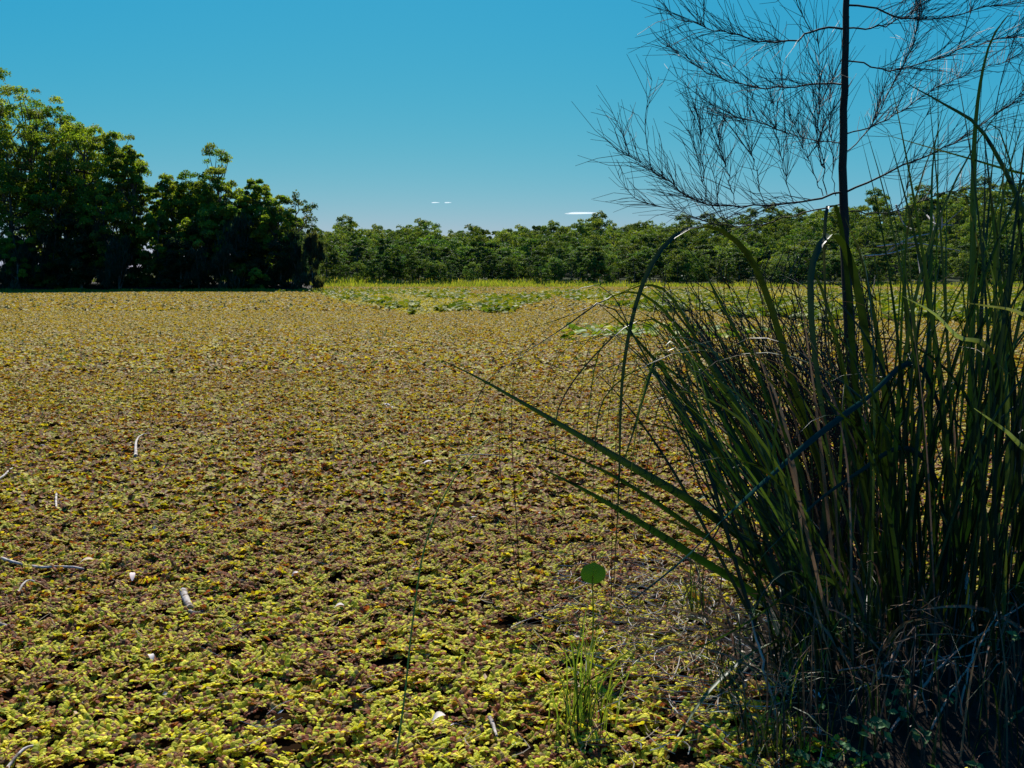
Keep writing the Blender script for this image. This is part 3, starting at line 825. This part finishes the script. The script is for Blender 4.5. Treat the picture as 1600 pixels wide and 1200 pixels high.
hero('right', [(1560, 850), (1565, 600), (1555, 420), (1570, 300), (1600, 180)], 11, (4.5, 4.3))
hero('right', [(1600, 850), (1580, 600), (1560, 420), (1540, 230), (1530, 180)], 11, (4.6, 4.7))
hero('right', [(1620, 850), (1610, 600), (1600, 420), (1575, 240), (1545, 190), (1510, 215)], 9, (4.4, 4.4))
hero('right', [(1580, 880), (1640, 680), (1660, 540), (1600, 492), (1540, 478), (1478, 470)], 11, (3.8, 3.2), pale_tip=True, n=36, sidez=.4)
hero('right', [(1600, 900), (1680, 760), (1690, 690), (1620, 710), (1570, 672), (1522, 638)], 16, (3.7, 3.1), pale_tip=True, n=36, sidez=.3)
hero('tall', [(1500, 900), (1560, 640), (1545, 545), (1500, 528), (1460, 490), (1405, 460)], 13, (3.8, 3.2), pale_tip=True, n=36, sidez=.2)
# blades with a painted blue grey sky sheen, crossing down to the left
hero('tall', [(1495, 820), (1470, 640), (1425, 568), (1340, 632), (1250, 702), (1150, 790), (1060, 880), (935, 978)], 9, (4.2, 3.4), m=M_blade_skysheen, n=44, sidez=.7, tipfrac=.3)
hero('tall', [(1480, 860), (1460, 740), (1410, 700), (1340, 740), (1270, 790), (1200, 860), (1180, 885)], 9, (4.1, 3.6), m=M_blade_skysheen, n=40, sidez=.7)
hero('mid', [(1350, 960), (1290, 905), (1240, 925), (1150, 985), (1060, 1025), (1000, 1040)], 9, (4.0, 3.5), m=M_blade_pale, n=36, sidez=.6)
hero('left', [(1240, 1000), (1180, 1020), (1110, 1080), (1060, 1150), (1030, 1195)], 10, (3.9, 3.3), m=M_blade_pale, n=30, sidez=.4)
hero('left', [(1230, 1010), (1170, 1040), (1110, 1100), (1078, 1140)], 7, (3.9, 3.6), n=30, sidez=.4)
# filler blades, each a part of its clump
gb = np.random.default_rng(77)
def filler(key, n, lean, spread, Lr, wr, rad):
    root, c = CL[key]
    for i in range(n):
        b = c + np.array([gb.normal() * rad, gb.normal() * rad, -.03])
        th0 = math.radians(gb.normal(lean, spread)); ph = math.radians(gb.normal(0, 35))
        if gb.random() < .15: th0 = math.radians(gb.normal(0, 30))
        L = gb.uniform(*Lr); curl = abs(gb.normal(0, .35)) if gb.random() < .7 else gb.uniform(.8, 2.2)
        s = -1 if th0 > 0 else 1                       # positive lean goes to the left
        th, p, P = abs(th0), b.copy(), [b.copy()]
        for q in range(9):
            f = (q + 1) / 9
            h = np.array([s * math.cos(ph), math.sin(ph), 0])
            tt = th + curl * max(0, f - .45) ** 1.5 * 2.4
            p = p + (h * math.sin(tt) + np.array([0, 0, math.cos(tt)])) * L / 9
            P.append(p.copy())
        T = P[-1]; dz = T[1] * cp - (T[2] - CAMZ) * sp; qx = 800 + F * T[0] / dz; qy = 600 - F * ((T[2] - CAMZ) * cp + T[1] * sp) / dz
        if T[1] < 3.0 or qx < 880 or (qx < 1330 and qy < 400) or (qx < 1130 and qy < 480): continue
        a = gb.uniform(-1, 1); w = gb.uniform(*wr)
        r = gb.random()
        m = M_blade if r < .84 else (M_blade_pale if r < .91 else M_blade_dead)
        blade_mesh(P, w, np.array([math.cos(a), math.sin(a), gb.normal() * .2]), m, root, n=20)
# fine arching blades bending out over the mat to the left, tips hanging
ga = np.random.default_rng(505)
for i in range(30):
    root, c = CL['left']
    ax, ay = ga.uniform(930, 1130), ga.uniform(440, 640)                 # where the arch is highest
    tx = ax - ga.uniform(40, 150); ty = ay + ga.uniform(60, 330)
    d = ga.uniform(3.9, 4.6); bx = ax + ga.uniform(70, 150); by = ay + ga.uniform(120, 220)
    P = [c + [ga.normal() * .1, ga.normal() * .1, -.03], at(1255 + ga.normal() * 15, 880, 4.0), at(bx, by, (d + 4.0) / 2), at(ax + 25, ay + 14, d), at(ax - 25, ay + 6, d), at((ax + tx) / 2 - 22, (ay + ty) / 2 - 25, d), at(tx, ty, d)]
    blade_mesh(P, ga.uniform(.006, .013), np.array([math.cos(ga.uniform(-.8, .8)), .4, ga.normal() * .4]), M_blade if i % 6 else M_blade_pale, root, n=34, tipfrac=.65)
filler('left', 42, 30, 9, (1.3, 2.2), (.008, .020), .11)
filler('mid', 58, 12, 8, (1.4, 2.3), (.008, .020), .13)
filler('tall', 70, 0, 7, (1.5, 2.6), (.008, .020), .16)
filler('right', 72, -4, 8, (1.5, 2.5), (.008, .020), .16)
filler('back', 44, 4, 14, (1.2, 2.0), (.008, .017), .22)
# dead straw at the clump feet: parts named dead_blade
for key in CL:
    root, c = CL[key]
    for i in range(16):
        b = c + np.array([gb.normal() * .2, gb.normal() * .18, -.02])
        a = gb.random() * 6.28; h = np.array([math.cos(a), math.sin(a), 0]); L = gb.uniform(.35, .9); el = gb.uniform(.2, 1.2)
        e = b + h * L * math.cos(el) + np.array([0, 0, L * math.sin(el) * .7])
        m_ = b + h * L * .5 * math.cos(el) + np.array([0, 0, L * .6 * math.sin(el)])
        if e[1] < 2.7: continue
        blade_mesh([b, m_, e], gb.uniform(.006, .018), rdir(1, gb)[0], M_blade_dead, root, n=9, name='dead_blade')

# ------------------------------------------------------------------ loose dead stalks and small plants at the foot of the sedge
def stalk(pl, deps, r, m, label, name='dead_stalk', cat='stalk', group=None, sides=6):
    P = catmull([at(x, y, d) for (x, y), d in zip(pl, deps)], 22)
    P[1:-1] += np.random.default_rng(len(label)).normal(size=(20, 3)) * r * .5
    V, Fq = tube(P, np.linspace(r, r * .45, 22), sides)
    return tag(MB().add(V, Fq).build(name, m, origin=P[0], smooth=True), label, cat, group)
DS = 'dead stalks at the foot of the sedge'
stalk([(1335, 1230), (1400, 1130), (1470, 1040), (1545, 985), (1610, 935)], [3.2, 3.4, 3.6, 3.7, 3.8], .007, M_stalk, 'longest pale dead stalk slanting up to the right edge before the dark sedge foot', group=DS)
stalk([(1420, 1210), (1470, 1110), (1520, 1030), (1558, 955)], [3.3, 3.4, 3.5, 3.6], .005, M_stalk, 'thin pale dead stalk crossing just right of the longest slanting one', group=DS)
stalk([(1300, 1170), (1335, 1120), (1370, 1060), (1412, 1000)], [3.5, 3.6, 3.7, 3.8], .010, M_stalk, 'thick brown dead stalk leaning up to the right, left of the pale slanting ones', group=DS)
stalk([(1310, 1048), (1400, 1034), (1480, 1030), (1562, 1014)], [3.7, 3.6, 3.6, 3.6], .0035, M_stalk, 'thin pale straw lying nearly level across the dark sedge foot', group=DS)
stalk([(1345, 1040), (1400, 1058), (1470, 1030), (1500, 1015)], [3.6, 3.5, 3.5, 3.6], .003, M_stalk, 'thin bent straw just below the level straw at the sedge foot', group=DS)
stalk([(1240, 1230), (1222, 1160), (1205, 1090), (1190, 1030), (1170, 960)], [3.4, 3.5, 3.6, 3.7, 3.8], .009, M_stalk, 'brown upright dead stem at the left edge of the dark sedge foot', group=DS)
stalk([(1500, 870), (1512, 930), (1520, 985)], [3.9, 3.8, 3.75], .012, M_stalk, 'broad pinkish dead leaf sheath hanging among the dark blades', group=DS)
stalk([(1540, 1190), (1575, 1130), (1630, 1080)], [3.3, 3.35, 3.4], .008, M_blade_pale, 'olive green stalk slanting out of the bottom right corner', group=None)
stalk([(1480, 1220), (1500, 1140), (1510, 1060), (1525, 1000)], [3.3, 3.4, 3.5, 3.6], .006, M_stalk, 'upright brown dead stalk near the bottom right corner', group=DS)
stalk([(1440, 1230), (1452, 1150), (1440, 1070), (1452, 1010)], [3.3, 3.4, 3.5, 3.6], .004, M_stalk, 'thin kinked brown stalk standing at the dark sedge foot', group=DS)
def leafy(px, py, label, n=14, r=.12, seed=0, h=.18):
    g = np.random.default_rng(seed)
    c = on(px, py, .1)
    z = max(float(bank_h(c[0:1], c[1:2])[0]), .0)
    root = empty('creeper', (c[0], c[1], z), label, 'creeper', 'small leafy creepers at the sedge foot')
    st, lf = MB(), MB()
    for i in range(n):
        e = np.array([c[0], c[1], z]) + np.array([g.normal() * r, g.normal() * r * .7, g.uniform(.3, 1) * h])
        V, Fq = tube(catmull([np.array([c[0], c[1], z - .02]), (e + [c[0], c[1], z]) / 2 + [0, 0, .03], e], 6), .0018, 4); st.add(V, Fq)
        for j in range(3):
            N = norm(np.array([g.normal() * .5, -.3 + g.normal() * .4, 1.0])); D = norm(np.cross(N, rdir(1, g)[0]))
            S = np.cross(N, D); L, W = g.uniform(.03, .05), g.uniform(.018, .028)
            b = e + rdir(1, g)[0] * .015
            V = np.array([b, b + D * L * .35 - S * W * .5 + N * .004, b + D * L * .5 - N * .002, b + D * L * .35 + S * W * .5 + N * .004, b + D * L * .75 - S * W * .3, b + D * L, b + D * L * .75 + S * W * .3])
            lf.add(V, [[0, 1, 2, 2], ] if False else [[0, 1, 4, 2], [0, 2, 6, 3], [2, 4, 5, 6]])
    st.build('stems', M_twig, root); lf.build('leaves', M_leafy, root)
for i, (x, y, lab) in enumerate([(1385, 1140, 'leafy green creeper in the middle of the dark sedge foot'), (1285, 1205, 'leafy green creeper at the bottom edge left of the pale slanting stalks'),
                                 (1300, 1010, 'small leafy creeper growing up inside the left edge of the dark sedge'), (1590, 1075, 'leafy creeper at the right edge by the olive stalk'),
                                 (1440, 1190, 'leafy creeper at the bottom edge beneath the pale slanting stalks'), (1110, 800, 'small leafy plant with light green leaves left of the sedge, near the twiggy shrub')]):
    leafy(x, y, lab, seed=950 + i, n=9 if i != 5 else 7, r=.13 if i != 5 else .06, h=.24)
# low tangle around the left foot of the sedge
for i, (x, y, lab) in enumerate([(1130, 1080, 'loose tuft of fine dark grass at the left foot of the sedge'), (1190, 1180, 'loose tuft of fine dark grass at the bottom edge under the sedge'), (1090, 960, 'loose tuft of fine dark grass reaching over the mat left of the sedge'), (1250, 1090, 'loose tuft of fine dark grass among the brown stems at the sedge foot')]):
    c = on(x, y, 0.02); z = max(float(bank_h(c[0:1], c[1:2])[0]), 0)
    root = empty('grass_tuft', (c[0], c[1], z), lab, 'grass tuft', 'grass tufts at the sedge foot')
    for k in range(38):
        b = np.array([c[0] + gb.normal() * .05, c[1] + gb.normal() * .05, z - .01]); a = gb.random() * 6.28; L = gb.uniform(.2, .6)
        h = np.array([math.cos(a), math.sin(a), 0]); q = gb.uniform(.2, .9)
        e = b + h * L * q + [0, 0, L * (1 - q * .75)]
        blade_mesh([b, b + h * L * q * .35 + [0, 0, L * .55], e], gb.uniform(.004, .008), [-h[1], h[0], 0], [M_blade, M_blade_pale, M_grass, M_blade_dead][int(gb.choice(4, p=[.4, .25, .15, .2]))], root, n=9)

# bright grass tuft, round leaf, lone stems
c = on(905, 1140, 0.02)
root = empty('grass_tuft', (c[0], c[1], 0), 'bright green grass tuft growing out of the weed below the round leaf', 'grass tuft')
for k in range(64):
    b = np.array([c[0] + gb.normal() * .055, c[1] + gb.normal() * .05, 0.0]); L = gb.uniform(.14, .52)
    dx = gb.normal() * .16 + .05; dy = gb.normal() * .12
    e = b + [dx * L * 2, dy, L]
    blade_mesh([b, b + [dx * L * .5, dy * .3, L * .6], e], gb.uniform(.003, .0065), [math.cos(gb.normal() * .6), math.sin(gb.normal() * .6), 0], M_grass if gb.random() < .75 else M_blade, root, n=10)
LC = at(927, 897, 4.15)
root = empty('round_leaf_plant', (LC[0] - .01, 4.2, 0), 'single round dark green leaf held upright on a thin stem above the weed mat', 'plant')
st = catmull([np.array([LC[0] + .0, 4.2, 0]), np.array([LC[0] + .005, 4.19, .2]), LC + [-.002, .012, -.06], LC + [-.004, .014, .0]], 14)
V, Fq = tube(st, np.linspace(.0042, .0026, 14), 6); MB().add(V, Fq).build('stem', M_grass, root, smooth=True)
R = 19.5 / F * 4.15
mb = MB(); nth = 28; th = np.linspace(0, 2 * math.pi, nth, endpoint=False)
rings = []
for q in (0.02, .35, .7, 1.0):
    rr = R * q * (1 + .05 * np.cos(2 * th) * q + .10 * q * np.exp(-((th - math.pi / 2) / .18) ** 2))
    x, z = rr * np.cos(th), rr * np.sin(th)
    rings.append(np.stack([LC[0] + x, LC[1] - .22 * z + .010 * q * q - .006 * np.abs(np.cos(th)) * q, LC[2] + z * .98], 1))
V = np.concatenate(rings); Fq = []
for q in range(3):
    for i in range(nth): Fq.append([q * nth + i, q * nth + (i + 1) % nth, (q + 1) * nth + (i + 1) % nth, (q + 1) * nth + i])
lf_o = mb.add(V, Fq).build('leaf', M_round, root, smooth=True)
rib = np.array([[LC[0], LC[1] - .22 * z - .004, LC[2] + z * .98] for z in np.linspace(-R * .98, R * .85, 8)])
V, Fq = tube(rib, np.linspace(.0022, .0007, 8), 6); MB().add(V, Fq).build('midrib', M_grass, root, smooth=True)
def stem_thing(pl, dep, r, label, m=M_grass, name='tall_grass', group='lone grass stems over the mat'):
    P = catmull([at(x, y, d) for (x, y), d in zip(pl, np.linspace(dep[0], dep[1], len(pl)))], 30)
    V, Fq = tube(P, np.interp(np.linspace(0, 1, 30), [0, .6, 1], [r, r * .8, r * .3]), 6)
    tag(MB().add(V, Fq).build(name, m, origin=P[0], smooth=True), label, 'grass stem', group)
gy = lambda x, y: float(on(x, y, 0.0)[1])
stem_thing([(617, 1195), (632, 1090), (645, 970), (665, 850), (705, 755), (764, 684), (795, 680)], (gy(617, 1195), 4.2), .0042, 'longest lone green stem rising from the bottom edge and bending right at its tip', M_grass)
stem_thing([(618, 950), (598, 860), (580, 780), (578, 700), (592, 630), (602, 600)], (gy(618, 950), gy(618, 950)), .0022, 'thin dark stem standing by itself left of the longest lone stem', M_blade)
stem_thing([(820, 940), (800, 850), (785, 770), (780, 680), (790, 610), (815, 560)], (gy(820, 940), gy(820, 940) - .3), .0022, 'thin dark stem left of the hanging blade tips', M_blade)
stem_thing([(812, 905), (806, 800), (800, 690), (803, 590), (825, 545), (880, 490)], (gy(812, 905), gy(812, 905) - .2), .0026, 'dark stem bending right at the top, behind the longest slanting blade', M_blade)
stem_thing([(955, 950), (956, 860), (957, 780), (962, 730)], (gy(955, 950), gy(955, 950)), .0022, 'short dark upright stem just right of the round leaf', M_blade)
stem_thing([(905, 900), (880, 800), (860, 720), (858, 650), (875, 600)], (gy(905, 900), gy(905, 900)), .0022, 'thin dark stem left of the round leaf leaning to the left', M_blade)
stem_thing([(1022, 760), (1030, 720), (1030, 690), (1065, 715), (1090, 745)], (gy(1022, 780), gy(1022, 780)), .003, 'dark kinked twig standing in the mat left of the sedge', M_twig)

# ------------------------------------------------------------------ sticks, bark and leaves lying on the mat
def lying(pl, r, label, name='stick', cat='stick', z=.035, group=None, taper=.55, flat=1.0, arch=0.0):
    P = catmull([on(x, y, z) for x, y in pl], 24)
    P[:, 2] += arch * np.sin(np.linspace(0, math.pi, 24)) + np.random.default_rng(len(label)).normal(size=24) * r * .12
    V, Fq = tube(P, np.linspace(r, r * taper, 24), 8)
    if flat != 1: V = np.stack([V[:, 0], V[:, 1], z + (V[:, 2] - z) * flat], 1)
    e = (24 - 1) * 8
    Fq = np.vstack([Fq, [[0, 1, 2, 3], [0, 3, 4, 5], [0, 5, 6, 7]], [[e, e + 3, e + 2, e + 1], [e, e + 5, e + 4, e + 3], [e, e + 7, e + 6, e + 5]]])
    tag(MB().add(V, Fq).build(name, M_stick, origin=P[0], smooth=True), label, cat, group)
lying([(-40, 858), (20, 878), (60, 886), (100, 885), (132, 889)], .011, 'long grey bleached stick lying on the weed at the left edge', z=.045)
lying([(212, 712), (213, 695), (219, 684), (228, 679), (240, 677)], .016, 'curved strip of pale bark lying on the weed, left of the middle', 'bark_strip', 'bark', taper=.3, arch=.03)
lying([(286, 924), (291, 937), (297, 950)], .020, 'short thick pale broken piece of wood on the weed', 'wood_chunk', 'wood', taper=.85, z=.036)
lying([(296, 955), (306, 958), (318, 954)], .010, 'small brown split end of wood just below the thick pale piece', 'wood_chip', 'wood', taper=.4)
lying([(88, 771), (87.5, 782), (88, 793)], .009, 'short straight pale stick standing up the photo on the weed', taper=.8)
lying([(-10, 752), (6, 746), (14, 738), (20, 731)], .011, 'small curved pale stick at the left edge higher up the mat', taper=.4, arch=.02)
lying([(28, 925), (38, 915), (46, 910), (58, 911), (70, 910)], .007, 'thin crooked pale twig just below the long grey stick', taper=.5, arch=.015)
lying([(-8, 972), (4, 976), (12, 978)], .012, 'pale scrap of bark at the left edge beneath the long stick', 'bark_scrap', 'bark', taper=.5)
lying([(12, 1200), (30, 1185), (50, 1172), (72, 1166)], .006, 'thin pale curved twig near the bottom left corner', taper=.6, arch=.02)
lying([(232, 1060), (248, 1064), (258, 1060), (270, 1058)], .008, 'crooked white twig low on the left of the mat', taper=.6)
lying([(712, 712), (740, 710), (770, 711), (797, 715)], .006, 'long thin white dead blade lying on the weed behind the slanting sedge blades', 'fallen_reed', 'dead reed', taper=.3, z=.06)
lying([(597, 634), (605, 632), (614, 637)], .022, 'pale scrap of bark far out on the mat, right of the middle', 'bark_scrap', 'bark', taper=.5)
lying([(690, 936), (702, 938), (716, 940)], .010, 'white torn scrap of paperbark on the weed left of the round leaf', 'bark_scrap', 'bark', taper=.4)
lying([(765, 1120), (771, 1134), (776, 1150)], .009, 'white upright scrap of bark low in the middle of the mat', 'bark_scrap', 'bark', taper=.5)
lying([(513, 872), (518, 866), (524, 860)], .007, 'tiny pale chip of wood in the middle of the left half of the mat', 'wood_chip', 'wood', taper=.5)
def dry_leaf(px, py, L, W, a, label, tone=(.55, .47, .42)):
    c = on(px, py, .05); mb = MB(); n = 9
    f = np.linspace(0, 1, n); d = np.array([math.cos(a), math.sin(a), .25])
    P = c + np.outer(f - .5, d) * L; P[:, 2] += .012 * np.sin(f * math.pi)
    V, Fq = ribbon(P, W * np.sin(np.clip(f, .03, .97) * math.pi) ** .7, [-d[1], d[0], .1], .15)
    mb.add(V, Fq, tone)
    tag(mb.build('dry_leaf', M_litter, origin=c, smooth=True), label, 'leaf')
dry_leaf(135, 877, .075, .04, .2, 'tan dry leaf at the right tip of the long grey stick', (.5, .38, .26))
dry_leaf(207, 901, .085, .03, 1.9, 'pale pinkish dry leaf between the long stick and the thick wood piece', (.6, .47, .42))
dry_leaf(462, 898, .05, .025, .7, 'small white dry leaf on the weed left of the lone stems')
dry_leaf(530, 948, .05, .025, .1, 'small pale dry leaf below the middle of the mat')
dry_leaf(236, 1028, .05, .025, 2.2, 'small whitish dry leaf low on the left of the mat')
dry_leaf(686, 1122, .05, .035, .4, 'pale round dry leaf near the bottom middle of the mat', (.62, .52, .42))
dry_leaf(668, 723, .09, .04, .3, 'pinkish white dry leaf left of the white dead blade')

# ------------------------------------------------------------------ thin clouds low over the far wood
def cloud(px, py, wpx, hpx, label, D=4200.0, seed=0):
    c = at(px, py, D); g = np.random.default_rng(seed)
    mb = MB(); nu, nv = 28, 8
    rx, rz = wpx / F * D / 2, hpx / F * D / 2
    V = []
    for j in range(nv + 1):
        ph = math.pi * j / nv
        for i in range(nu):
            t = 2 * math.pi * i / nu
            k = 1 + .25 * math.sin(3 * t + seed) * math.sin(ph)
            V.append((c[0] + rx * math.cos(t) * math.sin(ph) * k + rx * .2 * math.cos(ph), c[1] + rx * .5 * math.sin(t) * math.sin(ph), c[2] + rz * math.cos(ph) * (1 - .5 * math.cos(t) * math.sin(ph))))
    Fq = [[j * nu + i, j * nu + (i + 1) % nu, (j + 1) * nu + (i + 1) % nu, (j + 1) * nu + i] for j in range(nv) for i in range(nu)]
    tag(mb.add(np.array(V), Fq).build('cloud', M_cloud, origin=c, smooth=True), label, 'cloud')
cloud(910, 333, 56, 3.2, 'thin white streak of cloud low above the far wood', seed=1)
cloud(680, 316.5, 12, 1.6, 'left one of the two tiny cloud specks low in the sky', seed=2)
cloud(700, 316.5, 10, 1.6, 'right one of the two tiny cloud specks low in the sky', seed=3)

# ------------------------------------------------------------------ low dark tangle over the bank in front of the sedge
gt = np.random.default_rng(1234)
spots = [(1.25, 3.75), (1.5, 3.55), (1.75, 3.45), (2.0, 3.5), (2.2, 3.35), (1.35, 3.3), (1.6, 3.2), (1.85, 3.15), (2.05, 3.1), (1.15, 3.45), (2.3, 3.7), (1.0, 3.3)]
TL = ['beneath the left fanning blades', 'left of the brown upright stem', 'in the middle of the dark sedge foot', 'right of the middle of the dark sedge foot', 'close to the right edge', 'at the bottom edge left of the slanting stalks', 'at the bottom edge under the slanting stalks',
      'at the bottom edge right of the slanting stalks', 'in the bottom right corner', 'at the water side of the sedge foot', 'at the right edge behind the olive stalk', 'nearest the bright grass tuft']
for (x, y), lab in zip(spots, TL):
    z = max(float(bank_h(np.array([x]), np.array([y]))[0]), 0)
    root = empty('undergrowth', (x, y, z), 'low tangle of dark blades and brown straw ' + lab, 'undergrowth', 'low undergrowth at the sedge foot')
    for k in range(30):
        b = np.array([x + gt.normal() * .10, y + gt.normal() * .09, z - .02]); a = gt.random() * 6.28; L = gt.uniform(.2, .75)
        h = np.array([math.cos(a), math.sin(a), 0]); q = gt.uniform(.1, .8)
        e = b + h * L * q * .8 + [0, 0, L * (1 - q * .7)]
        if e[1] < 2.75: continue
        m = [M_blade, M_blade_dead, M_twig, M_blade_pale][int(gt.choice(4, p=[.34, .38, .22, .06]))]
        blade_mesh([b, b + h * L * q * .3 + [0, 0, L * .55], e], gt.uniform(.003, .009), [-h[1], h[0], gt.normal() * .2], m, root, n=9)
